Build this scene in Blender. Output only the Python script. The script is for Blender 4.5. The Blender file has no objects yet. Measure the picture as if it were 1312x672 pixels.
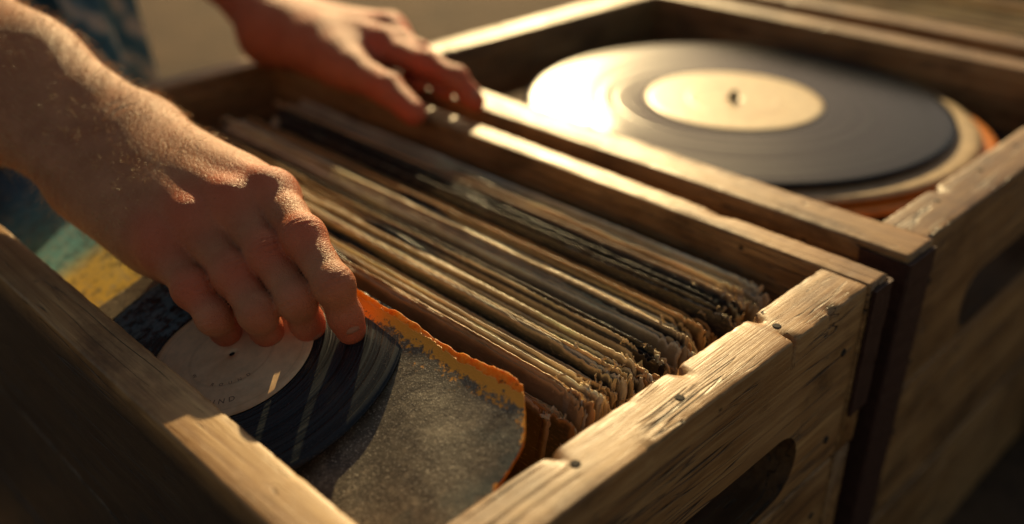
import bpy, bmesh, math, random
import numpy as np
from mathutils import Vector, Matrix
random.seed(7)
H=0.2; TOP=0.29; R2=2**.5
def P(x,y,z): return np.array((x*H,y*H,TOP+(z+1)*H))
def UV(u,v,z=-1.0): return P((v-u)/R2,(v+u)/R2,z)
EU=np.array((-1/R2,1/R2,0)); EV=np.array((1/R2,1/R2,0)); EZ=np.array((0,0,1.0))
scene=bpy.context.scene; COL=scene.collection

# ---------------------------------------------------------------- noise
_tabs={}
def vn(x,seed):
    if seed not in _tabs: _tabs[seed]=np.random.RandomState(seed%100000).rand(1024)*2-1
    t=_tabs[seed]; x=np.asarray(x,float)+500.0; i=np.floor(x).astype(int); f=x-i; f=f*f*(3-2*f)
    return t[i%1024]*(1-f)+t[(i+1)%1024]*f
def fbm(x,seed,o=3):
    s=0;a=1.0
    for k in range(o): s=s+a*vn(np.asarray(x)*2**k,seed+k*17); a*=.5
    return s
def smooth01(t): t=np.clip(t,0,1); return t*t*(3-2*t)
def unit(v): v=np.asarray(v,float); return v/np.linalg.norm(v)

# ---------------------------------------------------------------- mesh helpers
def mk(name,V,F,mat=None,parent=None,mtx=None,attrs=None,smooth=True):
    me=bpy.data.meshes.new(name)
    me.from_pydata([tuple(map(float,p)) for p in V],[],[tuple(map(int,f)) for f in F])
    if attrs:
        for k,a in attrs.items():
            a=np.asarray(a,np.float32)
            if a.ndim==1:
                at=me.attributes.new(k,'FLOAT','POINT'); at.data.foreach_set('value',a)
            else:
                at=me.attributes.new(k,'FLOAT_COLOR','POINT')
                if a.shape[1]==3: a=np.hstack([a,np.ones((len(a),1),np.float32)])
                at.data.foreach_set('color',a.ravel())
    if smooth: me.polygons.foreach_set('use_smooth',[True]*len(me.polygons))
    if mat: me.materials.append(mat)
    me.update()
    ob=bpy.data.objects.new(name,me); COL.objects.link(ob)
    if mtx is not None: ob.matrix_world=mtx
    if parent is not None:
        ob.parent=parent
        if mtx is not None: ob.matrix_parent_inverse=Matrix.Identity(4); ob.matrix_basis=mtx
    return ob
def empty(name,mtx,label,cat,group=None):
    e=bpy.data.objects.new(name,None); e.empty_display_size=.05; COL.objects.link(e); e.matrix_world=mtx
    e["label"]=label; e["category"]=cat
    if group: e["group"]=group
    return e
def tag(o,label,cat,group=None):
    o["label"]=label; o["category"]=cat
    if group: o["group"]=group
def frame(o,x,y,z):
    m=Matrix.Identity(4)
    for i,c in enumerate((x,y,z,o)):
        for r in range(3): m[r][i]=float(c[r])
    return m
def join(parts):
    V=[];F=[];n=0
    for v,f in parts:
        V.append(np.asarray(v)); F+= [tuple(i+n for i in q) for q in f]; n+=len(v)
    return np.vstack(V),F
def thick_grid(mid,nrm,th):
    ni,nj=mid.shape[:2]; nrm=np.broadcast_to(nrm,mid.shape)
    V=np.vstack([(mid+nrm*th/2).reshape(-1,3),(mid-nrm*th/2).reshape(-1,3)]); N=ni*nj
    F=[]
    for i in range(ni-1):
        for j in range(nj-1):
            a=i*nj+j;b=a+nj;c=b+1;d=a+1
            F.append((a,b,c,d)); F.append((N+a,N+d,N+c,N+b))
    for i in range(ni-1):
        a=i*nj;b=a+nj; F.append((a,N+a,N+b,b)); a+=nj-1;b+=nj-1; F.append((a,b,N+b,N+a))
    for j in range(nj-1):
        a=j; F.append((a,a+1,N+a+1,N+a)); a=(ni-1)*nj+j; F.append((a,N+a,N+a+1,a+1))
    return V,F

# ---------------------------------------------------------------- materials
class M:
    def __init__(s,name):
        s.m=bpy.data.materials.new(name); s.m.use_nodes=True; s.t=s.m.node_tree; s.t.nodes.clear()
        s.out=s.t.nodes.new('ShaderNodeOutputMaterial')
    def n(s,ty,props=None,**inp):
        nd=s.t.nodes.new('ShaderNode'+ty)
        for k,v in (props or {}).items(): setattr(nd,k,v)
        for k,v in inp.items():
            k2=k.replace('_',' ')
            sock=nd.inputs[int(k[1:])] if (k[0]=='i' and k[1:].isdigit()) else nd.inputs[k2]
            if isinstance(v,bpy.types.NodeSocket): s.t.links.new(v,sock)
            else: sock.default_value=v
        return nd
    def math(s,op,a,b=0.0,c=0.0): return s.n('Math',{'operation':op},i0=a,i1=b,i2=c).outputs[0]
    def mix(s,f,a,b,mode='MIX'):
        nd=s.t.nodes.new('ShaderNodeMix'); nd.data_type='RGBA'; nd.blend_type=mode
        for i,v in ((0,f),(6,a),(7,b)):
            if isinstance(v,bpy.types.NodeSocket): s.t.links.new(v,nd.inputs[i])
            else: nd.inputs[i].default_value=v if i==0 else ((*v,1) if len(v)==3 else v)
        return nd.outputs[2]
    def ramp(s,f,stops,interp='LINEAR'):
        nd=s.n('ValToRGB',None,Fac=f); cr=nd.color_ramp; cr.interpolation=interp
        while len(cr.elements)<len(stops): cr.elements.new(.5)
        for e,(p,c) in zip(cr.elements,stops): e.position=p; e.color=(*c,1) if not isinstance(c,(int,float)) else (c,c,c,1)
        return nd.outputs[0]
    def noise(s,vec,scale=1.0,detail=3.0,rough=.55,dist=0.0):
        return s.n('TexNoise',None,Vector=vec,Scale=scale,Detail=detail,Roughness=rough,Distortion=dist).outputs[0]
    def mapv(s,vec,sc): return s.n('Mapping',None,Vector=vec,Scale=sc).outputs[0]
    def bump(s,h,dist,strength=1.0,nrm=None):
        k=dict(Height=h,Distance=dist,Strength=strength)
        if nrm is not None: k['Normal']=nrm
        return s.n('Bump',None,**k).outputs[0]
    def done(s,sh): s.t.links.new(sh,s.out.inputs[0]); return s.m
    def obj(s): return s.n('TexCoord').outputs['Object']
    def attr(s,n): return s.n('Attribute',{'attribute_name':n})

def wood(name,dark,mid,light,grey=.3):
    m=M(name); co=m.obj(); rn=m.attr('rnd').outputs['Fac']; gr=m.attr('painted_shade').outputs['Fac']
    off=m.n('CombineXYZ',None,X=m.math('MULTIPLY',rn,3.1),Y=m.math('MULTIPLY',rn,1.7),Z=m.math('MULTIPLY',rn,2.3)).outputs[0]
    v=m.n('VectorMath',{'operation':'ADD'},i0=co,i1=off).outputs[0]
    low=m.n('TexNoise',None,Vector=m.mapv(v,(5,14,14)),Scale=1.0,Detail=2.0).outputs[1]
    lv=m.n('VectorMath',{'operation':'SCALE'},i0=low,Scale=.008).outputs[0]
    vd=m.n('VectorMath',{'operation':'ADD'},i0=v,i1=lv).outputs[0]
    g=m.noise(m.mapv(vd,(5,360,360)),1,6,.68,.2)
    f=m.noise(m.mapv(vd,(50,1500,1500)),1,3,.6)
    ring=m.noise(m.mapv(vd,(2.0,90,90)),1,2,.5)
    c=m.math('ADD',m.math('MULTIPLY',g,.45),m.math('ADD',m.math('MULTIPLY',f,.27),m.math('MULTIPLY',ring,.28)))
    col=m.ramp(c,[(.32,dark),(.49,mid),(.66,light)])
    st=m.noise(v,22,4,.6)
    col=m.mix(m.ramp(st,[(.42,0),(.68,grey)]),col,(.46,.30,.155))
    dk=m.noise(m.mapv(v,(18,40,40)),1,5,.7)
    col=m.mix(m.ramp(dk,[(.50,0),(.70,.75)]),col,tuple(x*.5 for x in dark))
    big=m.noise(m.mapv(v,(7,16,16)),1,3,.6)
    col=m.mix(m.ramp(big,[(.45,0),(.65,.45)]),col,tuple(x*.8 for x in dark))
    ck=m.math('ABSOLUTE',m.math('SUBTRACT',m.noise(m.mapv(vd,(3.2,85,85)),1,3,.5),.5))
    cm=m.math('MULTIPLY',m.ramp(ck,[(0,1),(.009,0)]),m.ramp(m.noise(v,14,2),[(.44,0),(.52,1)]))
    ck2=m.math('ABSOLUTE',m.math('SUBTRACT',m.noise(m.mapv(vd,(9,210,210)),1,2,.5),.5))
    cm2=m.math('MULTIPLY',m.ramp(ck2,[(0,.8),(.009,0)]),m.ramp(m.noise(v,30,2),[(.5,0),(.56,1)]))
    cm=m.math('MAXIMUM',cm,cm2)
    col=m.mix(cm,col,(.012,.007,.004))
    vo=m.n('TexVoronoi',{'feature':'F1'},Vector=m.mapv(v,(60,90,90)),Scale=1.0).outputs[0]
    hole=m.math('MULTIPLY',m.ramp(vo,[(.07,1),(.12,0)]),m.ramp(m.noise(v,30,1),[(.50,0),(.58,1)]))
    col=m.mix(hole,col,(.02,.012,.007))
    col=m.mix(gr,col,(.014,.014,.016))  # near-black mixed in where shade is painted on the wall face
    hgt=m.math('SUBTRACT',m.math('ADD',m.math('MULTIPLY',g,.5),m.math('MULTIPLY',f,.5)),m.math('ADD',m.math('MULTIPLY',cm,2.2),hole))
    b=m.bump(hgt,.0003,.9)
    p=m.n('BsdfPrincipled',None,Base_Color=col,Roughness=m.ramp(f,[(.3,.34),(.7,.58)]),Normal=b)
    p.inputs['Specular IOR Level'].default_value=.5
    return m.done(p.outputs[0])
WOOD=wood('aged_wood',(.14,.058,.018),(.39,.20,.070),(.70,.43,.175),.3)
WOOD2=wood('aged_wood_dark',(.10,.042,.014),(.30,.155,.054),(.58,.35,.14),.25)
SLOTW=wood('slot_inner_wood',(.06,.028,.012),(.13,.065,.026),(.24,.13,.055),.05)  # darker wood copy, recess shade painted into the slot's inner faces

def card():
    m=M('sleeve_card'); co=m.obj(); c=m.attr('col').outputs['Color']
    n=m.noise(m.mapv(co,(45,30,160)),1,5,.7)
    col=m.mix(m.ramp(n,[(.38,.3),(.56,0)]),c,(.10,.05,.022))
    n2=m.noise(m.mapv(co,(300,1200,1200)),1,3,.6)
    col=m.mix(m.ramp(n2,[(.56,0),(.72,.3)]),col,(.76,.56,.33))
    b=m.bump(m.noise(m.mapv(co,(400,900,900)),1,4,.7),.00012,.6)
    p=m.n('BsdfPrincipled',None,Base_Color=col,Roughness=.31,Normal=b); p.inputs['Specular IOR Level'].default_value=.75
    t=m.n('BsdfTranslucent',None,Color=col)
    return m.done(m.n('MixShader',None,i0=.2,i1=p.outputs[0],i2=t.outputs[0]).outputs[0])
CARD=card()

def grey_cover():
    m=M('worn_grey_cover'); co=m.obj()
    n=m.noise(co,35,6,.7); n2=m.noise(co,1300,3,.7); n3=m.noise(co,160,5,.7)
    col=m.ramp(n,[(.3,(.08,.062,.042)),(.52,(.155,.125,.083)),(.7,(.26,.21,.14))])
    col=m.mix(m.ramp(n3,[(.46,0),(.64,.8)]),col,(.06,.043,.028))
    col=m.mix(m.ramp(m.noise(co,420,4,.75),[(.54,0),(.64,.45)]),col,(.38,.30,.20))
    col=m.mix(m.ramp(n2,[(.58,0),(.66,.8)]),col,(.72,.62,.46))
    sx=m.n('SeparateXYZ',None,Vector=co).outputs
    q=m.math('ADD',m.math('MULTIPLY',sx[0],6.0),m.math('MULTIPLY',m.noise(co,60,4),.5))
    col=m.mix(m.ramp(q,[(.60,0),(.76,.75)]),col,(.05,.09,.09))
    col=m.mix(m.math('MULTIPLY',m.ramp(q,[(.74,0),(.80,1)]),.45),col,(.40,.18,.06))
    e=m.math('ADD',m.attr('edge').outputs['Fac'],m.math('MULTIPLY',m.math('SUBTRACT',m.noise(co,300,5,.78),.5),2.0))
    col=m.mix(m.ramp(e,[(.42,0),(.55,.95)]),col,(1,.40,.03))
    b=m.bump(m.math('ADD',m.noise(co,90,5,.65),m.math('MULTIPLY',n2,.3)),.0007,.8)
    p=m.n('BsdfPrincipled',None,Base_Color=col,Roughness=.46,Normal=b)
    return m.done(p.outputs[0])
GREY=grey_cover()
def orange():
    m=M('orange_torn_card'); co=m.obj(); n=m.noise(co,300,5,.7); n2=m.noise(co,110,4,.6)
    col=m.ramp(n,[(.33,(.95,.26,.01)),(.5,(1,.42,.02)),(.68,(1,.62,.12))])
    col=m.mix(m.ramp(n2,[(.56,0),(.68,.6)]),col,(1,.80,.42))
    col=m.mix(m.ramp(m.noise(co,240,4,.7),[(.61,0),(.68,.7)]),col,(.14,.05,.02))
    b=m.bump(n,.0004,.8)
    p=m.n('BsdfPrincipled',None,Base_Color=col,Roughness=.5,Normal=b)
    t=m.n('BsdfTranslucent',None,Color=col)
    return m.done(m.n('MixShader',None,i0=.5,i1=p.outputs[0],i2=t.outputs[0]).outputs[0])
ORANGE=orange()
def printed():
    m=M('teal_yellow_print'); co=m.obj(); s=m.n('VectorMath',{'operation':'LENGTH'},i0=co).outputs['Value']
    q=m.math('ADD',s,m.math('MULTIPLY',m.noise(co,50,4),.01))
    col=m.ramp(m.math('MULTIPLY',q,4.0),[(0,(.03,.05,.055)),(.18,(.04,.10,.11)),(.20,(.80,.56,.08)),(.38,(.70,.56,.14)),(.44,(.14,.38,.40)),(.75,(.07,.26,.36)),(.85,(.03,.15,.27))])
    col=m.mix(m.ramp(m.noise(co,300,5,.7),[(.5,0),(.62,.6)]),col,(.35,.34,.28))
    col=m.mix(m.ramp(m.noise(co,170,5,.7),[(.5,0),(.6,.5)]),col,(.02,.035,.04))
    return m.done(m.n('BsdfPrincipled',None,Base_Color=col,Roughness=.5,Normal=m.bump(m.noise(co,100,4),.0005,.5)).outputs[0])
PRINT=printed()
def vinyl(name,bump=.0002,rl=.16,rh=.34,dust_amt=1.0,an=.6,patch=False,ior=1.5):
    m=M(name); co=m.obj(); s=m.n('SeparateXYZ',None,Vector=co).outputs
    r=m.math('SQRT',m.math('ADD',m.math('MULTIPLY',s[0],s[0]),m.math('MULTIPLY',s[1],s[1])))
    g=m.n('TexNoise',{'noise_dimensions':'1D'},W=m.math('MULTIPLY',r,900.0),Scale=1.0,Detail=3.0).outputs[0]
    band=m.n('TexNoise',{'noise_dimensions':'1D'},W=m.math('MULTIPLY',r,170.0),Scale=1.0,Detail=2.0).outputs[0]
    dust=m.noise(co,1500,3,.7); d2=m.noise(co,40,4,.6)
    dm=m.math('MULTIPLY',m.math('MULTIPLY',m.ramp(dust,[(.58,0),(.68,1)]),m.ramp(d2,[(.35,.15),(.7,.7)])),dust_amt)
    base=m.mix(m.ramp(m.math('ADD',m.math('MULTIPLY',band,.5),m.math('MULTIPLY',g,.5)),[(.38,.0),(.62,1)]),(.004,.006,.009),(.030,.037,.043))
    col=m.mix(dm,base,(.32,.27,.20))
    if patch:
        pm=m.math('MULTIPLY',m.ramp(m.math('ADD',m.math('MULTIPLY',s[0],-14.0),m.math('MULTIPLY',m.noise(co,120,5,.75),.9)),[(.95,0),(1.05,.8)]),m.ramp(m.noise(co,260,4,.7),[(.42,0),(.56,1)]))
        col=m.mix(pm,col,(.16,.27,.30))
    tan=m.n('Tangent',{'direction_type':'RADIAL','axis':'Z'}).outputs[0]
    rough=m.math('ADD',m.ramp(band,[(.35,rl),(.65,rh)]),m.math('MULTIPLY',dm,.3))
    p=m.n('BsdfPrincipled',None,Base_Color=col,Roughness=rough,Anisotropic=an,Tangent=tan,Normal=m.bump(m.math('ADD',g,m.math('MULTIPLY',band,1.5)),bump,.7))
    p.inputs['IOR'].default_value=ior
    return m.done(p.outputs[0])
VINYL=vinyl('black_vinyl',.0007,.20,.32,.5,.2,True,1.38); VINYL2=vinyl('smooth_black_vinyl',.00010,.12,.22,.3,.6,False,1.24)
def paper(name,c,rad=.035,sheen=.45):
    m=M(name); co=m.obj(); s=m.n('SeparateXYZ',None,Vector=co).outputs
    r=m.math('SQRT',m.math('ADD',m.math('MULTIPLY',s[0],s[0]),m.math('MULTIPLY',s[1],s[1])))
    rr=m.math('MULTIPLY',r,1/rad)
    ring=m.ramp(m.math('ABSOLUTE',m.math('SUBTRACT',rr,.52)),[(0,1),(.03,0)])
    ring2=m.ramp(m.math('ABSOLUTE',m.math('SUBTRACT',rr,.9)),[(0,1),(.015,0)])
    n=m.noise(co,120,5,.65)
    col=m.mix(m.ramp(n,[(.4,.0),(.7,.6)]),c,tuple(x*.62 for x in c))
    col=m.mix(m.ramp(m.noise(co,45,4,.7),[(.5,0),(.7,.5)]),col,(c[0]*.7,c[1]*.52,c[2]*.36))
    col=m.mix(m.math('MULTIPLY',m.math('ADD',ring,ring2),.3),col,tuple(x*.5 for x in c))
    p=m.n('BsdfPrincipled',None,Base_Color=col,Roughness=sheen,Normal=m.bump(m.math('ADD',n,ring),.0003,.5))
    return m.done(p.outputs[0])
LABEL=paper('cream_label',(1.0,.66,.36),.033,.5)
LABEL2=paper('pale_label',(.95,.76,.44),.058,.3)
def plain(name,c,rough=.6,metal=0.0,sc=200,amp=.0004,var=.5):
    m=M(name); co=m.obj(); n=m.noise(co,sc,5,.65)
    col=m.mix(m.ramp(n,[(.35,var),(.65,0)]),c,tuple(x*.4 for x in c))
    return m.done(m.n('BsdfPrincipled',None,Base_Color=col,Roughness=rough,Metallic=metal,Normal=m.bump(n,amp,.8)).outputs[0])
INK=plain('label_ink',(.28,.13,.08),.6,0,300,.0001)
IRON=plain('rusty_iron',(.065,.028,.020),.6,.3,240,.0008)
NAIL=plain('nail_iron',(.018,.011,.008),.8,0,800,.0003)
DEBRIS=plain('torn_paper_fibre',(.94,.70,.39),.8,0,900,.0006)
PAD=plain('pale_disc_card',(.66,.48,.27),.6,0,120,.0003)
RUST=plain('orange_disc_card',(.95,.30,.03),.5,0,120,.0003)
DARKC=plain('dark_sleeve',(.05,.04,.035),.6,0,120,.0006)

def skin():
    m=M('skin'); co=m.obj(); red=m.attr('red').outputs['Fac']
    n=m.noise(co,70,5,.6); f=m.noise(co,600,3,.6)
    base=m.ramp(n,[(.3,(.44,.165,.070)),(.7,(.60,.255,.12))])
    col=m.mix(m.math('MULTIPLY',red,.8),base,(.70,.115,.045))
    col=m.mix(m.ramp(f,[(.55,0),(.75,.2)]),col,(.28,.09,.045))
    v1=m.n('TexVoronoi',{'feature':'DISTANCE_TO_EDGE'},Vector=co,Scale=1100.0).outputs[0]
    v2=m.n('TexVoronoi',{'feature':'DISTANCE_TO_EDGE'},Vector=co,Scale=520.0).outputs[0]
    h=m.math('ADD',m.math('MULTIPLY',m.ramp(v1,[(0,0),(.25,1)]),.45),m.math('ADD',m.math('MULTIPLY',m.ramp(v2,[(0,0),(.12,1)]),.55),m.math('MULTIPLY',m.noise(co,200,3),.8)))
    b=m.bump(h,.00024,.9)
    p=m.n('BsdfPrincipled',None,Base_Color=col,Roughness=m.ramp(f,[(.3,.42),(.7,.58)]),Normal=b)
    p.inputs['Subsurface Weight'].default_value=.22; p.inputs['Subsurface Radius'].default_value=(1,.35,.18); p.inputs['Subsurface Scale'].default_value=.005
    p.inputs['Specular IOR Level'].default_value=.42
    return m.done(p.outputs[0])
SKIN=skin()
NAILM=plain('fingernail',(.56,.23,.13),.65,0,300,.0001,.2)
HAIR=plain('arm_hair',(.82,.54,.24),.4,0,50,.0001)
DENIM=plain('dark_denim',(.025,.11,.20),.85,0,900,.0008)
def fabric():
    m=M('patterned_fabric'); co=m.obj()
    w=m.n('TexWave',{'wave_type':'BANDS','bands_direction':'DIAGONAL'},Vector=co,Scale=13.0,Distortion=5,Detail=2.0).outputs[0]
    w2=m.noise(co,90,4,.7)
    col=m.ramp(m.math('ADD',m.math('MULTIPLY',w,.3),m.math('MULTIPLY',w2,.8)),[(.40,(.03,.15,.27)),(.56,(.12,.30,.42)),(.74,(.62,.68,.66))])
    return m.done(m.n('BsdfPrincipled',None,Base_Color=col,Roughness=.85,Normal=m.bump(m.noise(co,700,3),.0006,.6)).outputs[0])
FAB=fabric()

# ---------------------------------------------------------------- ground
def ground_mat():
    m=M('dirt'); co=m.obj(); n=m.noise(co,6,8,.65); n2=m.noise(co,90,5,.7)
    col=m.ramp(n,[(.3,(.045,.023,.010)),(.7,(.155,.084,.037))])
    col=m.mix(m.ramp(n2,[(.45,0),(.7,.6)]),col,(.18,.108,.05))
    return m.done(m.n('BsdfPrincipled',None,Base_Color=col,Roughness=.9,Normal=m.bump(m.math('ADD',n,m.math('MULTIPLY',n2,.4)),.02,.8)).outputs[0])
g=mk('ground',[(-40,-40,0),(40,-40,0),(40,40,0),(-40,40,0)],[(0,1,2,3)],ground_mat(),smooth=False); g["kind"]="structure"

# ---------------------------------------------------------------- crates
def plank(L,W,T,seed,chips=()):
    b=.0013; hy=T/2; hz=W/2; prof=[]
    def arc(cy,cz,a0,cid):
        for k in range(4):
            a=math.radians(a0+90*k/3); prof.append((cy+b*math.cos(a),cz+b*math.sin(a),cid))
    def line(y0,z0,y1,z1,n):
        for k in range(1,n): prof.append((y0+(y1-y0)*k/n,z0+(z1-z0)*k/n,-1))
    arc(hy-b,hz-b,0,0); line(hy-b,hz,-hy+b,hz,5)
    arc(-hy+b,hz-b,90,1); line(-hy,hz-b,-hy,-hz+b,7)
    arc(-hy+b,-hz+b,180,2); line(-hy+b,-hz,hy-b,-hz,4)
    arc(hy-b,-hz+b,270,3); line(hy,-hz+b,hy,hz-b,7)
    pr=np.array([(p[0],p[1]) for p in prof])
    n=max(int(L/.0018),8); xs=np.linspace(-L/2,L/2,n); V=np.zeros((n,len(pr),3))
    for j,(y,z) in enumerate(pr):
        yy=y+.00012*fbm(xs*18,seed+1)+.0003*vn(xs*5,seed+2)
        zz=z+(.00012*fbm(xs*12,seed+3)+.00006*fbm(xs*60+j,seed+4))*(1 if abs(z)>hz-.004 else .3)
        dy=hy-abs(y); dz=hz-abs(z); near=np.exp(-(dy+dz)/.0028)
        ci=(0 if y>0 else 1) if z>0 else (2 if y<0 else 3)
        w=np.clip(fbm(xs*50,seed+10+ci)-1.0,0,1)*.003+.0003*np.abs(fbm(xs*200,seed+30+ci))
        for (cx,cw,cd,cc) in chips:
            if cc==ci: w=w+cd*np.exp(-np.abs((xs-cx)/cw)**1.5)*(1+.4*fbm(xs*500,seed))
        yy=yy-np.sign(y)*w*near; zz=zz-np.sign(z)*w*near
        V[:,j,0]=xs+ (np.where(np.abs(xs)>L/2-1e-6,1,0)*.0004*vn(j*.9,seed+5)); V[:,j,1]=yy; V[:,j,2]=zz
    m=len(pr); F=[]
    for i in range(n-1):
        for j in range(m):
            a=i*m+j; b2=i*m+(j+1)%m; F.append((a,a+m,b2+m,b2))
    F.append(tuple(range(m))); F.append(tuple((n-1)*m+j for j in range(m-1,-1,-1)))
    return V.reshape(-1,3),F
def wall(L,T,seed,chips=(),hgt=TOP,ztop=TOP):
    parts=[];rn=[]; rows=[(ztop,.0895),(ztop-.0915,.093),(ztop-.1865,.0985)]
    for k,(zt,W) in enumerate(rows):
        v,f=plank(L-(.0016*k),W,T-(.0008 if k else 0),seed+k*101,chips if k==0 else ())
        v[:,2]+=zt-W/2; parts.append((v,f)); rn.append(np.full(len(v),((seed*7+k*3)%13)/1.3))
    V,F=join(parts); return V,F,np.concatenate(rn)
def cut_slot(ob,halfw,zc,r,T):
    pts=[]
    for k in range(17):
        a=math.radians(-90+180*k/16); pts.append((halfw-r+r*math.cos(a),zc+r*math.sin(a)))
    for k in range(17):
        a=math.radians(90+180*k/16); pts.append((-halfw+r+r*math.cos(a),zc+r*math.sin(a)))
    n=len(pts); V=[(x,-T,z) for x,z in pts]+[(x,T,z) for x,z in pts]
    F=[tuple(range(n)),tuple(range(2*n-1,n-1,-1))]+[(i,i+n,(i+1)%n+n,(i+1)%n) for i in range(n)]
    me=bpy.data.meshes.new('c'); me.from_pydata(V,[],F)
    bm=bmesh.new(); bm.from_mesh(me); bmesh.ops.recalc_face_normals(bm,faces=bm.faces); bm.to_mesh(me); bm.free()
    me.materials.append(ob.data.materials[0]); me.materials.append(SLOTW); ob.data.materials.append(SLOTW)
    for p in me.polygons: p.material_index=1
    c=bpy.data.objects.new('c',me); COL.objects.link(c); c.matrix_world=ob.matrix_world.copy()
    bm=bmesh.new(); bm.from_mesh(ob.data); bmesh.ops.recalc_face_normals(bm,faces=bm.faces); bm.to_mesh(ob.data); bm.free()
    md=ob.modifiers.new('b','BOOLEAN'); md.object=c; md.operation='DIFFERENCE'; md.solver='EXACT'
    bpy.context.view_layer.update(); dg=bpy.context.evaluated_depsgraph_get()
    nm=bpy.data.meshes.new_from_object(ob.evaluated_get(dg)); ob.modifiers.clear(); ob.data=nm
    bpy.data.objects.remove(c)
    nm.set_sharp_from_angle(angle=math.radians(38))
def nail_mesh():
    V=[];F=[];n=12
    for k,(r,z) in enumerate([(.0018,-.002),(.0018,.0001),(.0015,.0002),(.0007,.0002)]):
        for j in range(n): a=2*math.pi*j/n; V.append((r*math.cos(a),r*math.sin(a),z))
    for k in range(3):
        for j in range(n): F.append((k*n+j,k*n+(j+1)%n,(k+1)*n+(j+1)%n,(k+1)*n+j))
    F.append(tuple(3*n+j for j in range(n))); return V,F
ROT=Matrix.Rotation(math.radians(-45),4,'Z'); RZ90=Matrix.Rotation(math.radians(90),4,'Z')
def crate(label,u0,u1,v0,v1,t0,t1,e0,e1,seed,mat=WOOD,chips=(),painted_shade=False,inset=.012,blen=.068):
    uc=(u0+u1)/2; vc=(v0+v1)/2; o=UV(uc,vc); o[2]=0
    e=empty('wooden_crate',Matrix.Translation(o)@ROT,label,'crate','wooden record crates')
    bpy.context.view_layer.update()
    L=(u1-u0)*H
    for (va,t,s) in ((v0,t0,1),(v1-t1,t1,2)):
        V,F,rn=wall(L,t*H,seed+s*31)
        shade=np.zeros(len(V))
        if painted_shade and s==1: shade=.88*smooth01((-V[:,1]/(t*H/2)-.55)/.4)*smooth01((TOP-.0015-V[:,2])/.006)  # shade painted into the outer face colour, starting just below the top edge
        mk('side_wall',V,F,mat,e,Matrix.Translation((0,(va+t/2-vc)*H,0)),{'rnd':rn,'painted_shade':shade})
    wl=(v1-t1-v0-t0)*H-.0012
    for (ua,t,s) in ((u0+inset,e0,3),(u1-.02-e1,e1,4)):
        V,F,rn=wall(wl,t*H,seed+s*31,chips if s==3 else (),ztop=TOP-.0006)
        x=-(ua+t/2-uc)*H; y=((v0+t0+v1-t1)/2-vc)*H
        w=mk('end_wall',V,F,mat,e,Matrix.Translation((x,y,0))@RZ90,{'rnd':rn}); bpy.context.view_layer.update()
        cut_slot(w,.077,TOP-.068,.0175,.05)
    fl=[]
    for k in range(4):
        wv=wl/4-.004; fl.append(plank(L-.06,wv,.009,seed+900+k))
    parts=[]
    for k,(v,f) in enumerate(fl):
        v=v[:,[0,2,1]]*np.array((1,1,1)); v[:,1]+=(-1.5+k)*(wl/4)+((v0+t0+v1-t1)/2-vc)*H; v[:,2]+=.008; parts.append((v,[q[::-1] for q in f]))
    V,F=join(parts); mk('floor',V,F,mat,e,Matrix.Identity(4),{'rnd':np.zeros(len(V))})
    for sx in (1,-1):
        for sy,t in ((-1,t0),(1,t1)):
            yo=(v1-vc)*H if sy>0 else -(vc-v0)*H
            xe=sx*L/2
            pr=[(xe+sx*.0022,yo-sy*(t*H-.001)),(xe+sx*.0022,yo+sy*.0012),(xe+sx*.0012,yo+sy*.0022),(xe-sx*.022,yo+sy*.0022),(xe-sx*.022,yo+sy*.0007),(xe+sx*.0007,yo+sy*.0007),(xe+sx*.0007,yo-sy*(t*H-.001))]
            nz=int(blen/.005); n=len(pr);zs=np.linspace(TOP-.003,TOP-blen,nz); V=[(x+.0003*vn(z*300+i,seed),y+.0003*vn(z*260+i,seed+1),z) for z in zs for i,(x,y) in enumerate(pr)]
            F=[(k*n+i,k*n+(i+1)%n,(k+1)*n+(i+1)%n,(k+1)*n+i) for k in range(nz-1) for i in range(n)]+[tuple(range(n)),tuple((nz-1)*n+i for i in range(n-1,-1,-1))]
            if sx*sy<0: F=[f[::-1] for f in F]
            mk('corner_bracket',V,F,IRON,e,Matrix.Identity(4),smooth=False)
    NV,NF=nail_mesh()
    def nail(m): mk('nail',NV,NF,NAIL,e,m)
    x0=-(u0+inset+e0/2-uc)*H
    for dv in (-.24,.02,.33,-.5): nail(Matrix.Translation((x0+random.uniform(-.004,.004),dv*H*1.0+random.uniform(-.004,.004),TOP-.0006)))
    xf=-(u0+inset-uc)*H
    RY=Matrix.Rotation(math.radians(90),4,'Y')
    for yy in (-wl/2+.012,wl/2-.012):
        for zz in (.03,.075,.12,.17,.215,.262):
            nail(Matrix.Translation((xf+.0001,yy+((v0+t0+v1-t1)/2-vc)*H,zz))@RY)
    return e
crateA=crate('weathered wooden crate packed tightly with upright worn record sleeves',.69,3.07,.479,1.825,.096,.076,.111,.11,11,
   chips=((.062,.0018,.006,0),(.0605,.0014,.006,1),(.012,.002,.006,0),(-.03,.0016,.002,1),(.09,.003,.003,1),(-.055,.002,.002,0)),painted_shade=True,inset=.004)
crateB=crate('weathered wooden crate holding a large vinyl record lying flat',.69,2.74,1.925,3.62,.125,.11,.12,.12,211,WOOD2,inset=.01,blen=.275,chips=((-.09,.003,.003,0),(.03,.003,.003,1)))
crateC=crate('weathered wooden crate with upright record sleeves behind another crate',.50,2.7,3.80,5.15,.11,.11,.12,.12,411,WOOD2)

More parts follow.
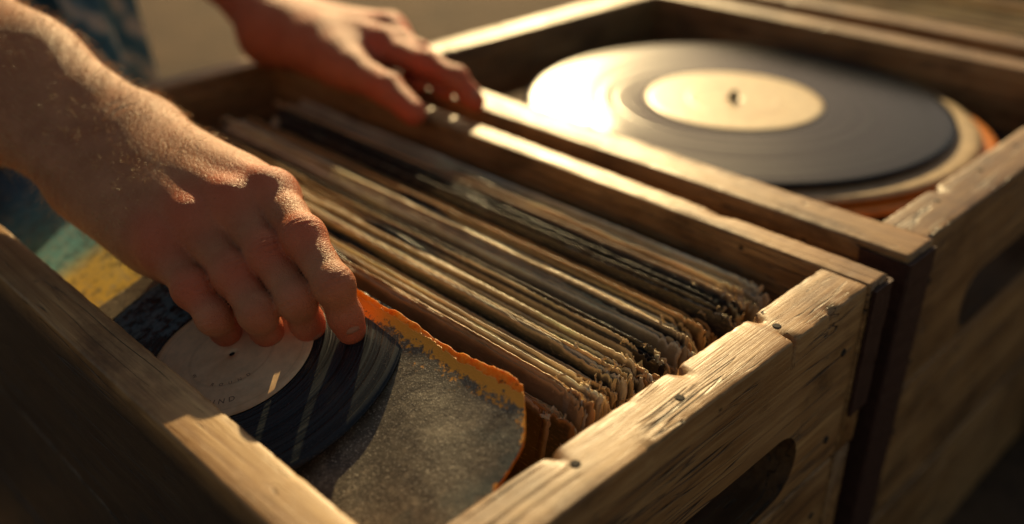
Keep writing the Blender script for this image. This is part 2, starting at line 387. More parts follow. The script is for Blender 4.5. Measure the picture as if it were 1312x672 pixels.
# ---------------------------------------------------------------- upright sleeves
PAL=[(.96,.72,.39),(.88,.61,.29),(.97,.80,.50),(.76,.47,.20),(.94,.73,.45),(.85,.61,.33),(.98,.89,.69),(.69,.40,.16)]
FACE=[(.08,.045,.022),(.02,.02,.022),(.15,.085,.04),(.42,.28,.14),(.03,.04,.04),(.20,.08,.03),(.40,.32,.21)]
def sleeve_geo(L,Hs,seed,nl,pitch,edge_cols,face_cols,res=76,fray=1.0,fat=1.0):
    parts=[];cols=[]; rs=np.random.RandomState(seed)
    srow=np.array([0,.35,.65,1-.05/Hs,1-.02/Hs,1-.009/Hs,1-.004/Hs,1-.0018/Hs,1-.0007/Hs,1-.0003/Hs,1.0])
    Rc0=rs.uniform(.002,.006); tear=rs.uniform(0,1); tearx=L-rs.uniform(.01,.05)
    for k in range(nl):
        x=np.linspace(0,L,res)
        x=L*(1-(1-x/L)**1.5)
        Rc=Rc0*rs.uniform(.3,1.8)
        nearw=smooth01((x-(L-.022))/.022)
        top=Hs-rs.uniform(0,.0045)+.00014*fbm(x*50,seed*3+k)+.0006*vn(x*7,seed)-.0012*np.clip(fbm(x*30,seed*5+k)-.6,0,1)*fray+.00022*vn(x*900,seed+k)
        if tear>.75 and k<nl/2: top=top-rs.uniform(.001,.004)*smooth01((x-tearx)/.004)*(1+.3*vn(x*500,seed))
        cor=np.clip((x-(L-Rc))/Rc,0,1); top=top-Rc*(1-np.sqrt(1-cor**2*.98))*.8
        top=top-.0038*np.clip(vn(x*420,seed+k*7)-.1,0,1)*nearw*fray-.0028*np.clip(vn(x*1500,seed+k*9),0,1)*nearw**2
        mid=np.zeros((res,len(srow),3))
        endj=rs.uniform(-.010,.002)
        wav=.0002*vn(x*5,seed*11)[:,None]*srow[None,:]**2+.0001*fbm(x*14,seed*13+k)[:,None]*srow[None,:]**6
        flare=nearw[:,None]*srow[None,:]**4*(.0005*rs.randn()+ (k-(nl-1)/2)*.0003)+.0005*(nearw**2*fbm(x*260,seed+k))[:,None]*srow[None,:]**40
        mid[:,:,2]=top[:,None]*srow[None,:]
        nearj=.0007*fbm(mid[:,:,2]*400,seed+k*5)*fray
        mid[:,:,0]=x[:,None]+(endj+nearj)*(x[:,None]/L)**8
        mid[:,:,1]=(k-(nl-1)/2)*pitch+wav+flare
        th=rs.uniform(.00026,.0005)*fat
        V,F=thick_grid(mid,np.array((0,1.0,0)),th); parts.append((V,F))
        ec=np.array(edge_cols[k%len(edge_cols)]); fc=np.array(face_cols[k%len(face_cols)])
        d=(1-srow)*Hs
        w=smooth01((.0023-d)/.0017)[None,:]*np.ones((res,1)); w=np.maximum(w,(.85*np.exp(-d/.016)+.05)[None,:]*smooth01((x-(L-.003))/.002)[:,None])
        c=fc[None,None,:]*(1-w[...,None])+ec[None,None,:]*w[...,None]
        c=c*(1+.20*fbm(x*40,seed+k)[:,None,None])
        c=c*(1-.7*smooth01((d-.02)/.03))[None,:,None]  # colour darkened down the sleeve, painting in the shade inside the crate
        cols.append(np.vstack([c.reshape(-1,3)]*2))
    V,F=join(parts); return V,F,np.clip(np.vstack(cols),0,.97)
def shred(seed,size):
    rs=np.random.RandomState(seed); n=9; m=4; mid=np.zeros((n,m,3)); p=np.zeros(3); d=unit(rs.randn(3)+np.array((0,0,.6))); w=unit(np.cross(d,rs.randn(3)))
    for i in range(n):
        ww=size*.26*math.sin(math.pi*(i+.6)/(n+.2))*rs.uniform(.6,1.2)
        for j in range(m): mid[i,j]=p+w*ww*(j/(m-1)-.5)*2+rs.randn(3)*size*.03
        d=unit(d+rs.randn(3)*.45); w=unit(w+rs.randn(3)*.3); p=p+d*size/n
    return thick_grid(mid,unit(rs.randn(3)),size*.04)
sleeve_labels=['worn cardboard record sleeve with frayed tan edge, upright in a crate','worn dark record sleeve with split edge, upright in a crate','creased cream record sleeve with torn corner, upright in a crate']
def add_sleeve(u_near,v,ztop,Hs,L,lean,seed,nl=4,pitch=.0009,vinyl_child=False,shreds=0,res=76,fat=1.0):
    lean=math.radians(lean); zs=unit(EV*math.cos(lean)+EZ*math.sin(lean)); xs=-EU; ys=np.cross(zs,xs)
    top=UV(u_near,v,ztop)-xs*L; o=top-zs*Hs
    rs=np.random.RandomState(seed+5)
    kind=rs.choice(3,p=[.45,.13,.42])
    if kind==1: ec=[(.045,.035,.03),PAL[rs.randint(8)],(.03,.028,.028)]; fc=[FACE[1],FACE[4]]
    elif kind==2: ec=[PAL[6],PAL[2],PAL[4]]; fc=[FACE[6],FACE[3]]
    else: ec=[PAL[rs.randint(8)] for _ in range(3)]; fc=[FACE[rs.randint(7)] for _ in range(2)]
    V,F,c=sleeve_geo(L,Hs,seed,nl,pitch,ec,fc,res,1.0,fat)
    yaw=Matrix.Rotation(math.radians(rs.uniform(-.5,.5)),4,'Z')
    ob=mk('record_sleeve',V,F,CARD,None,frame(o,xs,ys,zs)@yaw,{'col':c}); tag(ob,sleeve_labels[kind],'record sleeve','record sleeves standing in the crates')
    if vinyl_child:
        n=96; r=.149; cz=Hs-r+.0008; V=[];
        for y in (.0006,-.0006):
            for rr in (.02,r): V+=[(L/2+rr*math.cos(2*math.pi*j/n),y,cz+rr*math.sin(2*math.pi*j/n)) for j in range(n)]
        F=[]
        for j in range(n):
            k=(j+1)%n; F+=[(j,k,n+k,n+j),(2*n+j,3*n+j,3*n+k,2*n+k),(n+j,n+k,3*n+k,3*n+j)]
        mk('vinyl_record',V,F,VINYL2,ob,Matrix.Translation((0,pitch*nl*.62,0)))
    for s in range(shreds):
        v_,f_=shred(seed*10+s,rs.uniform(.002,.0070))
        x=L-abs(rs.randn())*.010; z=Hs-rs.uniform(0,.007)-(max(0,x-L+.01))
        mk('torn_paper',v_,f_,DEBRIS,ob,Matrix.Translation((x,rs.uniform(-.0015,.0015),z)))
    return ob
v=1.015; i=0
rs=np.random.RandomState(3)
while v<1.728:
    t=(v-1.0)/.72
    grp=.5+.5*math.sin(i*1.05+.4)
    zt=-1.008-.052*t-.034*rs.rand()**1.3-(.03 if (i%9==5) else 0)-(.03 if i<2 else 0)
    un=.822+.045*rs.rand()+.03*grp+.03*max(0,t-.3)
    Lh=1.76+.05*rs.randn()
    fat=1.0+.8*(rs.rand()>.6)
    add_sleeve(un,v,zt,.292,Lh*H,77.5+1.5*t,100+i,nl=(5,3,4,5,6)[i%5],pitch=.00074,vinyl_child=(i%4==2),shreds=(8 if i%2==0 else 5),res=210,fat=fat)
    v+=(.0165,.0135,.018,.019,.0225)[i%5]+.006*rs.rand()+(.016 if i%6==4 else 0); i+=1
for k in range(22):
    add_sleeve(.72+.06*random.random(),3.98+k*.05,-1.05-.05*random.random(),.265,.31,84,600+k,nl=3,pitch=.0022,res=24)

# ---------------------------------------------------------------- front torn sleeve
TH=math.radians(20)
def slope(u,s):
    s=np.asarray(s,float); u=np.asarray(u,float)
    bend=np.clip(s-.385,0,None)
    v=.965-np.minimum(s,.385)*math.cos(TH)-.02*np.tanh(bend*20); z=-1.0-np.minimum(s,.385)*math.sin(TH)-bend
    z=z+.020*np.exp(-s/.035)
    z=z+.005*np.sin(u*9)+.003*np.sin(u*21+s*30)
    return np.stack([((v-u)/R2)*H,((v+u)/R2)*H,TOP+(z+1)*H],-1)
def near_u(s,extra=0):
    t=np.clip(s/.13,0,1)
    return .935-.088*np.sin(t*math.pi/2)-.03*np.clip((s-.13)/.3,0,1)+.002*fbm(s*60,77)+extra
O=UV(1.2,.9,-1.03); fm=frame(O,-EU,EV,EZ); fi=np.array(fm.inverted())
def tolocal(Pw): return Pw@fi[:3,:3].T+fi[:3,3]
eS=empty('torn_record_sleeve',fm,'torn grey record sleeve with a bright orange ripped edge','record sleeve')
bpy.context.view_layer.update()
def slope_sheet(s0f,extra,s1,offz,th,ni=170,nj=46,ufar=1.95):
    a=np.linspace(0,1,ni); a=1-(1-a)**1.2; mid=np.zeros((ni,nj,3)); ed=np.zeros((ni,nj))
    s0e=float(np.mean(s0f(np.linspace(.86,.95,20))))
    for j in range(nj):
        q=(j/(nj-1))**1.5
        un=near_u(np.array([s0e+(s1-s0e)*q]),extra*(1-q)+.0006)[0]
        u=ufar+(un-ufar)*a
        s=s0f(u)+(s1-s0f(u))*q
        mid[:,j,:]=slope(u,s); mid[:,j,2]+=offz
        ed[:,j]=np.maximum(np.exp(-(s-s0f(u))/.030),.8*np.exp(-(u-un)/.012)*np.exp(-s/.2))
    n=unit(EZ*math.cos(TH)-EV*math.sin(TH))
    V,F=thick_grid(mid,n,th); return tolocal(V),F,np.concatenate([ed.ravel()]*2)
V,F,_=slope_sheet(lambda u:.0015*fbm(u*45,5)+.004*np.clip(fbm(u*16,8)-.2,0,1),0,.62,0,.0005)
mk('orange_backing',V,F,ORANGE,eS,Matrix.Identity(4))
def s0g(u): return .009+.008*smooth01((1.30-u)/.38)+.0022*fbm(u*38,21)+.0022*np.clip(fbm(u*150,22),-1,1)
V,F,ed=slope_sheet(s0g,.002,.62,.00045,.00025,340,60)
mk('grey_cover',V,F,GREY,eS,Matrix.Identity(4),{'edge':ed})
ni,nj=60,24; uu=np.linspace(1.58,2.93,ni)[:,None]*np.ones((1,nj)); ss=np.linspace(0.0,.50,nj)[None,:]*np.ones((ni,1))
mid=slope(uu,ss)-np.array((0,0,.006)); mid[:,:,2]-=.006*smooth01((uu-2.0)/.6)
O2=UV(1.72,.72,-1.1); f2=frame(O2,-EU,EV,EZ); V,F=thick_grid(mid,EZ,.0012); f2i=np.array(f2.inverted())
pr=mk('printed_record_sleeve',V@f2i[:3,:3].T+f2i[:3,3],F,PRINT,None,f2); tag(pr,'faded teal and yellow printed record sleeve lying in the crate','record sleeve')

# ---------------------------------------------------------------- discs
def disc_geo(r_in,r_out,th,nr=24,na=180,warp=0,seed=1):
    V=[];F=[]
    for side in (1,-1):
        for k in range(nr):
            rr=r_in+(r_out-r_in)*k/(nr-1)
            edge=(1 if k<nr-1 else .6)
            for j in range(na):
                a=2*math.pi*j/na; V.append((rr*math.cos(a),rr*math.sin(a),side*th/2*edge+warp*math.sin(2*a+seed)*(rr/r_out)**2))
    N=nr*na
    for k in range(nr-1):
        for j in range(na):
            a=k*na+j;b=k*na+(j+1)%na; F.append((a,a+na,b+na,b)); F.append((N+a,N+b,N+b+na,N+a+na))
    for j in range(na):
        a=(nr-1)*na+j;b=(nr-1)*na+(j+1)%na; F.append((a,N+a,N+b,b)); F.append((j,(j+1)%na,N+(j+1)%na,N+j))
    return V,F
def clip_mesh(ob,co,no):
    bm=bmesh.new(); bm.from_mesh(ob.data); bmesh.ops.bisect_plane(bm,geom=bm.verts[:]+bm.edges[:]+bm.faces[:],plane_co=co,plane_no=no,clear_inner=True); bm.to_mesh(ob.data); bm.free()
TD=math.radians(16.2)
yd=unit(EV*math.cos(TD)+EZ*math.sin(TD)); xd=-EU; zd=np.cross(xd,yd)
su=1.50; sv=.725; sz=-1.0-(.965-.725)/math.cos(TH)*math.sin(TH)
oD=UV(su,sv,sz)+zd*.0034
eD=empty('vinyl_record',frame(oD,xd,yd,zd),'small black vinyl record with cream label under fingertips','record'); bpy.context.view_layer.update()
V,F=disc_geo(.0012,.355*H,.0014); d=mk('disc',V,F,VINYL,eD,Matrix.Identity(4)); clip_mesh(d,(0,-.178*H,0),(0,1,0)); clip_mesh(d,(0,.27*H,0),(0,-1,0))
V,F=disc_geo(.0012,.168*H,.0004,14,120); l=mk('label_disc',V,F,LABEL,eD,Matrix.Translation((0,0,.0010)))
def letters(txt,r,a0,step,size,parent,z):
    parts=[];k=0
    for ch in txt:
        if ch!=' ':
            cu=bpy.data.curves.new('t','FONT'); cu.body=ch; cu.size=size; cu.align_x='CENTER'; cu.resolution_u=3
            ob=bpy.data.objects.new('t',cu); COL.objects.link(ob); bpy.context.view_layer.update()
            me=bpy.data.meshes.new_from_object(ob.evaluated_get(bpy.context.evaluated_depsgraph_get()))
            a=math.radians(a0+step*k); mt=Matrix.Translation((r*math.cos(a),r*math.sin(a),0))@Matrix.Rotation(a+math.pi/2,4,'Z')
            me.transform(mt); parts.append((np.array([tuple(v.co) for v in me.vertices]),[tuple(p.vertices) for p in me.polygons]))
            bpy.data.objects.remove(ob); 
        k+=1
    V,F=join(parts); mk('lettering',V,F,INK,parent,Matrix.Translation((0,0,z)),smooth=False)
letters('M RUND',.132*H,-78,9.0,.0036,eD,.00128)
letters('W  ROUND',.085*H,-100,13,.0022,eD,.00128)
def flatdisc(name,lab,u,v,z,r,mat,th,warp=0):
    V,F=disc_geo(.0035,r*H,th,26,220,warp); m=Matrix.Translation(UV(u,v,z))@ROT
    o=mk(name,V,F,mat,None,m); tag(o,lab,'record'); return o
eB=empty('vinyl_record',Matrix.Translation(UV(1.69,2.765,-1.095))@ROT,'large black vinyl record with pale cream label lying flat','record'); bpy.context.view_layer.update()
V,F=disc_geo(.0035,.714*H,.002,40,260,.0003); mk('disc',V,F,VINYL2,eB,Matrix.Identity(4))
V,F=disc_geo(.0035,.30*H,.0006,20,160); mk('label_disc',V,F,LABEL2,eB,Matrix.Translation((0,0,.0014)))
V=[];F=[];n=16
for (r,z) in ((.0032,-.002),(.0032,.005),(.002,.0075),(.0006,.008)): V+=[(r*math.cos(2*math.pi*j/n),r*math.sin(2*math.pi*j/n),z) for j in range(n)]
for k in range(3): F+=[(k*n+j,k*n+(j+1)%n,(k+1)*n+(j+1)%n,(k+1)*n+j) for j in range(n)]
F.append(tuple(3*n+j for j in range(n))); mk('spindle',V,F,NAIL,eB,Matrix.Identity(4))
flatdisc('picture_disc','pale cream round disc under the large black record',1.61,2.768,-1.117,.716,PAD,.0025,.0006)
flatdisc('picture_disc','orange round disc in a pile of records',1.55,2.768,-1.141,.716,RUST,.003,.0008)
flatdisc('vinyl_record','black record in a pile of records',1.58,2.768,-1.168,.71,VINYL2,.003,.001)
zz=-1.205
for k in range(11):
    mid=np.zeros((12,12,3)); gx,gy=np.meshgrid(np.linspace(-.14,.14,12),np.linspace(-.139,.139,12),indexing='ij'); mid[:,:,0]=gx; mid[:,:,1]=gy; mid[:,:,2]=.0006*np.sin(gx*30+k)
    V,F=thick_grid(mid,EZ,.016); o=mk('record_box_set',V,F,[DARKC,PAD,RUST][k%3],None,Matrix.Translation(UV(1.64,2.765,zz-.05))@ROT); tag(o,'flat boxed record set lying in a pile in a crate','box set','box sets piled in a crate'); zz-=.092

# ---------------------------------------------------------------- person (SDF surface)
def smin(a,b,k):
    h=np.maximum(k-np.abs(a-b),0)/k; return np.minimum(a,b)-h*h*k*.25
class Field:
    def __init__(s,lo,hi,h):
        s.lo=np.array(lo,float); s.h=h; s.n=np.ceil((np.array(hi)-s.lo)/h).astype(int)+1
        s.F=np.full(s.n,.5,np.float32); s.ax=[(s.lo[i]+np.arange(s.n[i])*h).astype(np.float32) for i in range(3)]
    def sl(s,lo,hi):
        a=np.clip(np.floor((lo-s.lo)/s.h).astype(int),0,s.n-1); b=np.clip(np.ceil((hi-s.lo)/s.h).astype(int)+1,1,s.n); return tuple(slice(a[i],b[i]) for i in range(3))
    def dist(s,sl,a,b,ra,rb):
        X=s.ax[0][sl[0]][:,None,None]; Y=s.ax[1][sl[1]][None,:,None]; Z=s.ax[2][sl[2]][None,None,:]
        d=(b-a).astype(np.float32); L=float(d@d)+1e-12
        t=np.clip(((X-a[0])*d[0]+(Y-a[1])*d[1]+(Z-a[2])*d[2])/L,0,1)
        return np.sqrt((X-a[0]-t*d[0])**2+(Y-a[1]-t*d[1])**2+(Z-a[2]-t*d[2])**2)-(ra+(rb-ra)*t)
    def add(s,a,b,ra,rb,k=.004):
        a=np.asarray(a,float);b=np.asarray(b,float); m=max(ra,rb)+k*1.5+4*s.h
        sl=s.sl(np.minimum(a,b)-m,np.maximum(a,b)+m)
        if any(q.stop<=q.start for q in sl): return
        s.F[sl]=smin(s.F[sl],s.dist(sl,a,b,ra,rb),k)
def finger_field(f,chain,k):
    allp=np.array([p for c in chain for p in c[:2]]); m=.03
    sl=f.sl(allp.min(0)-m,allp.max(0)+m); loc=None
    for (a,b,ra,rb) in chain:
        d=f.dist(sl,np.asarray(a),np.asarray(b),ra,rb); loc=d if loc is None else smin(loc,d,k)
    return sl,loc
def surface_nets(F,lo,h):
    ins=F<0; nx,ny,nz=F.shape
    cnt=np.zeros((nx-1,ny-1,nz-1),np.uint8)
    offs=[(i,j,k) for i in(0,1) for j in(0,1) for k in(0,1)]
    for (i,j,k) in offs: cnt+=ins[i:nx-1+i,j:ny-1+j,k:nz-1+k]
    act=(cnt>0)&(cnt<8); idx=np.argwhere(act); mp=np.full(act.shape,-1,np.int64); mp[act]=np.arange(len(idx))
    acc=np.zeros((len(idx),3)); num=np.zeros(len(idx))
    vals={o:F[idx[:,0]+o[0],idx[:,1]+o[1],idx[:,2]+o[2]].astype(float) for o in offs}
    for o in offs:
        for ax in range(3):
            if o[ax]==0:
                p=list(o);p[ax]=1;p=tuple(p); a=vals[o];b=vals[p]; m=(a<0)!=(b<0)
                t=np.where(m,a/np.where(m,a-b,1),0); pos=np.array(o,float)[None,:]*np.ones((len(idx),1)); pos[:,ax]+=t
                acc+=pos*m[:,None]; num+=m
    V=(idx+acc/num[:,None])*h+lo
    faces=[]
    for ax in range(3):
        s0=[slice(None)]*3;s1=[slice(None)]*3;s0[ax]=slice(0,-1);s1[ax]=slice(1,None)
        a=ins[tuple(s0)];b=ins[tuple(s1)]; e=np.argwhere(a!=b); sg=a[a!=b]
        u,w=(ax+1)%3,(ax+2)%3
        ok=(e[:,u]>0)&(e[:,w]>0)&(e[:,u]<F.shape[u]-1)&(e[:,w]<F.shape[w]-1); e=e[ok];sg=sg[ok]
        def cell(du,dw):
            c=e.copy(); c[:,u]-=du; c[:,w]-=dw; return mp[c[:,0],c[:,1],c[:,2]]
        q=np.stack([cell(1,1),cell(0,1),cell(0,0),cell(1,0)],1); q[~sg]=q[~sg][:,::-1]; faces.append(q)
    return V,np.vstack(faces)
def vnormals(V,Fq):
    n=np.cross(V[Fq[:,2]]-V[Fq[:,0]],V[Fq[:,3]]-V[Fq[:,1]]); N=np.zeros_like(V)
    for k in range(4): np.add.at(N,Fq[:,k],n)
    return N/(np.linalg.norm(N,axis=1)[:,None]+1e-12)

def build_hand(MCP,PIP,DIP,TIP,thumb,wrist,elbow,vox,radii):
    pts=np.array(MCP+PIP+DIP+TIP+thumb+[wrist,elbow]); lo=pts.min(0)-.055; hi=pts.max(0)+.055
    f=Field(lo,hi,vox)
    c=unit(MCP[3]-MCP[0]); d=unit((MCP[1]+MCP[2])/2-wrist); n=unit(np.cross(c,d)); n=n if n[2]>0 else -n
    c=unit(c-d*(c@d))
    ar=unit(elbow-wrist); ca=unit(c-ar*(c@ar)); na=unit(np.cross(ca,ar)); na=na if na[2]>0 else -na
    for sgn in (-1,1):
        f.add(wrist+c*sgn*.0118,wrist+ar*.07+ca*sgn*.013,.0183,.0214,.02)
        f.add(wrist+ar*.07+ca*sgn*.013,wrist+ar*.17+ca*sgn*.016,.0214,.031,.02)
        f.add(wrist+ar*.17+ca*sgn*.016,elbow,.031,.036,.02)
    f.add(wrist+ca*.020+na*.007+ar*.008,wrist+ca*.018+na*.005+ar*.02,.009,.007,.015)
    for i in range(4):
        w=wrist+c*(-.014+.0095*i)
        f.add(w,MCP[i]-n*.0008,.0134,radii[i][0],.014)
        f.add(w-n*.008,MCP[i]*.93+wrist*.07-n*.010,.0145,.0090,.013)
        if i<3:
            w2=wrist+c*(-.009+.0095*i); f.add(w2,(MCP[i]+MCP[i+1])/2*.84+wrist*.16-n*.0030,.0134,.0090,.012)
    f.add(wrist+c*.02-n*.008,MCP[3]*.7+wrist*.3-n*.01+c*.003,.013,.012,.014)
    for i in range(3):
        f.add(MCP[i]*.9+wrist*.1-n*.0033,MCP[i+1]*.9+wrist*.1-n*.0033,.0073,.0073,.010)
    f.add(wrist-c*.012-n*.006,thumb[0],.015,.014,.014)
    f.add(thumb[0],thumb[1],.0155,.0118,.014)
    f.add(thumb[0]*.4+thumb[1]*.6,MCP[0]*.75+wrist*.25-n*.008,.010,.009,.018)
    G=np.full(f.n,.5,np.float32)
    red=[];joints=[];nails=[]
    for i in range(4):
        r=radii[i]; j=[MCP[i],PIP[i],DIP[i],TIP[i]]
        dor=unit(PIP[i]-(MCP[i]+DIP[i])/2+n*.002)
        ch=[(j[k],j[k+1],r[k]*(.89 if k==0 else 1),r[k+1]) for k in range(3)]
        m1=MCP[i]*.5+PIP[i]*.5; ch.append((m1-dor*.0015,m1-dor*.0015,r[1]*.99,r[1]*.99))
        ch.append((PIP[i]+dor*.0008,PIP[i]+dor*.0008,r[1]*1.0,r[1]*1.0))
        ch.append((DIP[i]+dor*.0003,DIP[i]+dor*.0003,r[2]*1.0,r[2]*1.0))
        padp=DIP[i]*.35+TIP[i]*.65; ch.append((padp-dor*.0012,padp-dor*.0012,r[3]*1.1,r[3]*1.1))
        sl,loc=finger_field(f,ch,.0036); G[sl]=np.minimum(G[sl],loc)
        red+= [(MCP[i]+n*.006,.015,.9),(PIP[i]+dor*.006,.011,.9),(DIP[i]+dor*.004,.007,.6),(TIP[i],.014,1.0)]
        for (J,a,w) in ((PIP[i],unit(DIP[i]-MCP[i]),1.0),(DIP[i],unit(TIP[i]-PIP[i]),.7)): joints.append((J,a,dor,w))
        dd=unit(TIP[i]-DIP[i]); dn=unit(dor-dd*(dor@dd)); nails.append((DIP[i]*.3+TIP[i]*.7,dd,dn,r[3]))
    tr=(.0115,.0094,.0078); j=thumb[1:]
    sl,loc=finger_field(f,[(j[k],j[k+1],tr[k],tr[k+1]) for k in range(2)],.004); G[sl]=np.minimum(G[sl],loc)
    red+=[(thumb[3],.012,.8),(thumb[2],.012,.6)]
    f.F=smin(f.F,G,.0065)
    for i in range(4):
        f.add(MCP[i]+n*.0019,MCP[i]+n*.0019,radii[i][0]*.94,radii[i][0]*.94,.006)
        wv=wrist+c*(-.009+.006*i)+n*.0112
        f.add(wv*.7+MCP[i]*.3,MCP[i]+n*.0092,.0013,.0023,.0065)
        if i<3:
            a=wrist*.45+ (MCP[i]+MCP[i+1])/2*.55 + n*.0104; b=(MCP[i]*.45+MCP[i+1]*.55)*.93+wrist*.07+n*.0074
            if i==1: f.add(a,b,.0010,.0009,.0035)
    a=wrist+n*.0140+c*.006+ar*.03; b=wrist*.6+MCP[2]*.4+n*.0122; f.add(a,b,.0013,.0011,.0035)
    a2=wrist*.6+MCP[2]*.4+n*.0122; b2=wrist*.35+(MCP[0]+MCP[1])/2*.65+n*.0106; f.add(a2,b2,.0011,.0009,.0035)
    V,Fq=surface_nets(f.F,f.lo,f.h)
    N=vnormals(V,Fq); disp=np.zeros(len(V))
    for (J,a,dor,w) in joints:
        q=V-J; t=q@a; rr=np.linalg.norm(q,axis=1); m=np.exp(-(t/.0036)**2)*np.clip(N@dor,0,1)*(rr<.016)
        disp-=w*.00032*np.cos(2*math.pi*t/.0024+1.5*np.sin(q@np.cross(a,dor)*400))*m
    t=(V-wrist)@ar
    for k_,o_ in ((.00025,-.004),(.0002,.001)): disp-=k_*np.exp(-((t-o_+.0015*np.sin(V@c*300))/.0014)**2)
    V=V+N*disp[:,None]
    rd=np.zeros(len(V))
    for (p,s,w) in red: rd=np.maximum(rd,w*np.exp(-np.sum((V-p)**2,1)/s**2))
    return V,Fq,rd,nails,(n,ar,na)
R_=[(.0100,.0080,.0070,.0059),(.0100,.0079,.0069,.0059),(.0095,.0076,.0067,.0057),(.0084,.0069,.0060,.0051)]
elbR=np.array((-.40,.53,.40)); elbL=np.array((-.30,.84,.42))
MCP=[P(-.495,1.800,-.832),P(-.564,1.765,-.842),P(-.638,1.74,-.872),P(-.70,1.71,-.912)]
PIP=[P(-.405,1.655,-.852),P(-.478,1.652,-.888),P(-.545,1.628,-.919),P(-.626,1.617,-.945)]
DIP=[P(-.335,1.558,-.903),P(-.409,1.561,-.937),P(-.483,1.549,-.959),P(-.576,1.571,-.982)]
TIP=[P(-.312,1.560,-1.003),P(-.398,1.598,-1.030),P(-.483,1.605,-1.046),P(-.570,1.624,-1.060)]
TH1=[P(-.80,2.03,-.90),P(-.60,1.95,-.925),P(-.50,1.83,-.965),P(-.435,1.70,-1.005)]
VR,FR,rR,nailsR,(nR,arR,naR)=build_hand(MCP,PIP,DIP,TIP,TH1,P(-.908,2.05,-.834),elbR,.0009,R_)
MCL=[P(-.413,3.00,-.866),P(-.405,3.09,-.845),P(-.40,3.17,-.86),P(-.40,3.25,-.895)]
PIL=[P(-.265,2.88,-.880),P(-.30,2.965,-.875),P(-.315,3.06,-.905),P(-.33,3.16,-.93)]
DIL=[P(-.170,2.81,-.905),P(-.235,2.885,-.915),P(-.28,2.99,-.945),P(-.31,3.09,-.955)]
TIL=[P(-.110,2.785,-.968),P(-.205,2.85,-.955),P(-.30,2.95,-.965),P(-.34,3.05,-.97)]
TH2=[P(-.63,3.06,-.887),P(-.495,2.885,-.905),P(-.372,2.755,-.920),P(-.288,2.66,-.958)]
VL,FL,rL,nailsL,(nL,arL,naL)=build_hand(MCL,PIL,DIL,TIL,TH2,P(-.80,3.27,-.86),elbL,.0014,R_)
rL=np.clip(rL+.55,0,1)
shR=np.array((-.52,.62,.67)); shL=np.array((-.38,.90,.70)); pel=np.array((-.82,.99,.34)); sc=(shR+shL)/2
fb=Field((-1.05,.45,.15),(-.15,1.2,1.05),.008)
for a,b,ra,rb in ((elbR+(elbR-np.array((-.182,.41,.323)))*-.15,elbR,.034,.040),(elbR,shR,.040,.052),(elbL+(elbL-P(-.80,3.27,-.86))*-.15,elbL,.034,.040),(elbL,shL,.040,.052),(shR,shL,.055,.055),(sc+(pel-sc)*.12,pel,.125,.135)): fb.add(a,b,ra,rb,.05)
fw=unit(np.array((.89,-.45,0))); nk=sc+np.array((.02,-.01,.08)); hd=nk+fw*.05+EZ*.12
fb.add(sc+EZ*.03,nk+EZ*.04,.06,.055,.04); fb.add(hd+EZ*.03-fw*.02,hd+EZ*.02,.082,.080,.04); fb.add(hd-EZ*.06+fw*.035,hd-EZ*.05+fw*.03,.045,.05,.05); fb.add(hd+fw*.085,hd+fw*.10-EZ*.03,.008,.013,.015)
VB,FB=surface_nets(fb.F,fb.lo,fb.h)
V=np.vstack([VR,VL,VB]); F=np.vstack([FR,FL+len(VR),FB+len(VR)+len(VL)]); rd=np.concatenate([rR,rL,np.zeros(len(VB))])
pe=empty('person',Matrix.Translation((-.75,.9,0)),'crouching person in denim and patterned shirt flipping through records','person'); bpy.context.view_layer.update()
off=np.array((-.75,.9,0)); PI=Matrix.Identity(4)
body=mk('body',V-off,F,SKIN,pe,PI,{'red':rd})
def nail_patch(c,dd,dn,r):
    w=np.cross(dd,dn); ni,nj=9,9; mid=np.zeros((ni,nj,3))
    for i in range(ni):
        for j in range(nj):
            a=(i/(ni-1)-.5)*2; b=(j/(nj-1)-.5)*2; x=b*.68*r*math.sqrt(max(0,1-.35*max(a,0)**2)); 
            mid[i,j]=c+dd*(a*.72*r)+w*x+dn*(r*1.06*math.sqrt(1-(b*.66)**2)+.0002)
    return thick_grid(mid,dn,.0004)
for (c_,dd,dn,r) in nailsR+nailsL:
    V,F=nail_patch(c_,dd,dn,r); mk('fingernail',V-off,F,NAILM,pe,PI)
rs=np.random.RandomState(9); NR=vnormals(VR,FR); wr=P(-.908,2.05,-.834); t=(VR-wr)@arR
cand=np.where((t>-.05)&(t<.19)&(NR@naR>-.45))[0]; pick=rs.choice(cand,3400); HV=[];HF=[]
for p in pick:
    b=VR[p]; nn=NR[p]; dr=unit(nn*.65-arR*.6+rs.randn(3)*.3); L=rs.uniform(.004,.012)*(1 if t[p]>0 else .6); sd=unit(np.cross(dr,rs.randn(3)))*.00008; s2=np.cross(dr,sd)
    base=len(HV); pts=[b-nn*.0003,b+dr*L*.5,b+unit(dr-nn*.5-arR*.2)*L]
    for k,q in enumerate(pts[:2]):
        w=1-.35*k; HV+= [q+sd*w,q-sd*.5*w+s2*.87*w,q-sd*.5*w-s2*.87*w]
    HV.append(pts[2])
    for k in range(3): HF.append((base+k,base+(k+1)%3,base+3+(k+1)%3,base+3+k)); HF.append((base+3+k,base+3+(k+1)%3,base+6))
ah=mk('arm_hair',np.array(HV)-off,HF,HAIR,pe,PI); ah["kind"]="stuff"
fs=Field((-1.1,.4,.1),(-.1,1.25,.9),.008)
for a,b,ra,rb in ((elbR*.35+shR*.65,shR,.062,.066),(elbL*.35+shL*.65,shL,.062,.066),(shR,shL,.068,.068),(sc+(pel-sc)*.12,pel,.145,.155)): fs.add(a,b,ra,rb,.05)
V,F=surface_nets(fs.F,fs.lo,fs.h); mk('shirt',V-off,F,FAB,pe,PI)
ft=Field((-1.15,.35,-.02),(-.15,1.3,.6),.008)
kR=np.array((-.62,.60,.33)); kL=np.array((-.390,.80,.305))
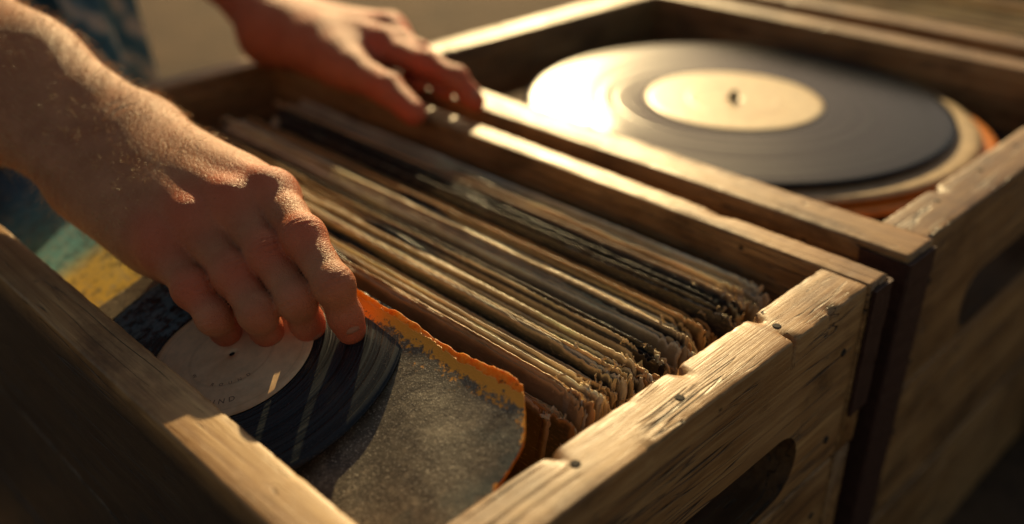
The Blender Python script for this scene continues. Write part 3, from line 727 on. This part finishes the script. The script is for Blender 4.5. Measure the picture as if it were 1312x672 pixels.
for hp,kn,an in ((pel+np.array((-.03,-.09,0)),kR,np.array((-.72,.66,.07))),(pel+np.array((.05,.09,0)),kL,np.array((-.50,.88,.07)))):
    ft.add(hp,kn,.10,.068,.05); ft.add(kn,an,.066,.05,.03)
ft.add(pel,pel+np.array((0,0,.02)),.15,.15,.05)
V,F=surface_nets(ft.F,ft.lo,ft.h); mk('trousers',V-off,F,DENIM,pe,PI)
fo=Field((-1.0,.4,-.01),(-.25,1.1,.2),.006)
for an in (np.array((-.72,.66,.07)),np.array((-.50,.88,.07))): fo.add(an-EZ*.03,an+np.array((.13,-.05,-.035)),.042,.032,.03); fo.add(an,an-EZ*.02,.045,.04,.03)
V,F=surface_nets(fo.F,fo.lo,fo.h); mk('shoes',V-off,F,DARKC,pe,PI)
ni,nj=26,22; mid=np.zeros((ni,nj,3))
for i in range(ni):
    for j in range(nj):
        a=i/(ni-1); b=j/(nj-1); base=np.array((-.362,.70,.56-.33*a))+np.array((.036,.070,0))*b+np.array((.05,-.02,0))*a*(1-.3*b)
        base+=np.array((.8,-.6,0))*.008*math.sin(b*11+a*3); mid[i,j]=base
V,F=thick_grid(mid,unit((.8,-.6,0)),.0015); mk('shirt_tail',V-off,F,FAB,pe,PI)

# ---------------------------------------------------------------- light, camera
EL=math.radians(25); AZ=math.radians(2)
w=bpy.data.worlds.new("World"); scene.world=w; w.use_nodes=True; nt=w.node_tree
sky=nt.nodes.new('ShaderNodeTexSky'); sky.sky_type='NISHITA'; sky.sun_disc=False; sky.sun_elevation=EL; sky.sun_rotation=AZ; sky.dust_density=1.5; sky.air_density=1.0; sky.ozone_density=1.0
tint=nt.nodes.new('ShaderNodeMix'); tint.data_type='RGBA'; tint.blend_type='MULTIPLY'; tint.inputs[0].default_value=1; tint.inputs[7].default_value=(1,.80,.60,1)
bg=nt.nodes['Background']; bg.inputs[1].default_value=.08; nt.links.new(sky.outputs[0],tint.inputs[6]); nt.links.new(tint.outputs[2],bg.inputs[0])
sd=bpy.data.lights.new('sun','SUN'); sd.energy=5.0; sd.angle=math.radians(.6); sd.color=(1,.74,.36)
so=bpy.data.objects.new('sun',sd); COL.objects.link(so)
S=Vector((math.sin(AZ)*math.cos(EL),math.cos(AZ)*math.cos(EL),math.sin(EL))); so.rotation_euler=S.to_track_quat('Z','Y').to_euler()
so.location=S*3
cd=bpy.data.cameras.new('camera'); cam=bpy.data.objects.new('camera',cd); COL.objects.link(cam); scene.camera=cam
cam.location=(0,0,TOP+H); cam.rotation_euler=(math.radians(90-28.7),0,0); cd.sensor_width=36; cd.lens=1226/1312*36; cd.clip_start=.01; cd.clip_end=200
cd.dof.use_dof=True; cd.dof.focus_distance=.36; cd.dof.aperture_fstop=3.6
scene.view_settings.view_transform='Standard'; scene.view_settings.look='None'; scene.view_settings.exposure=0
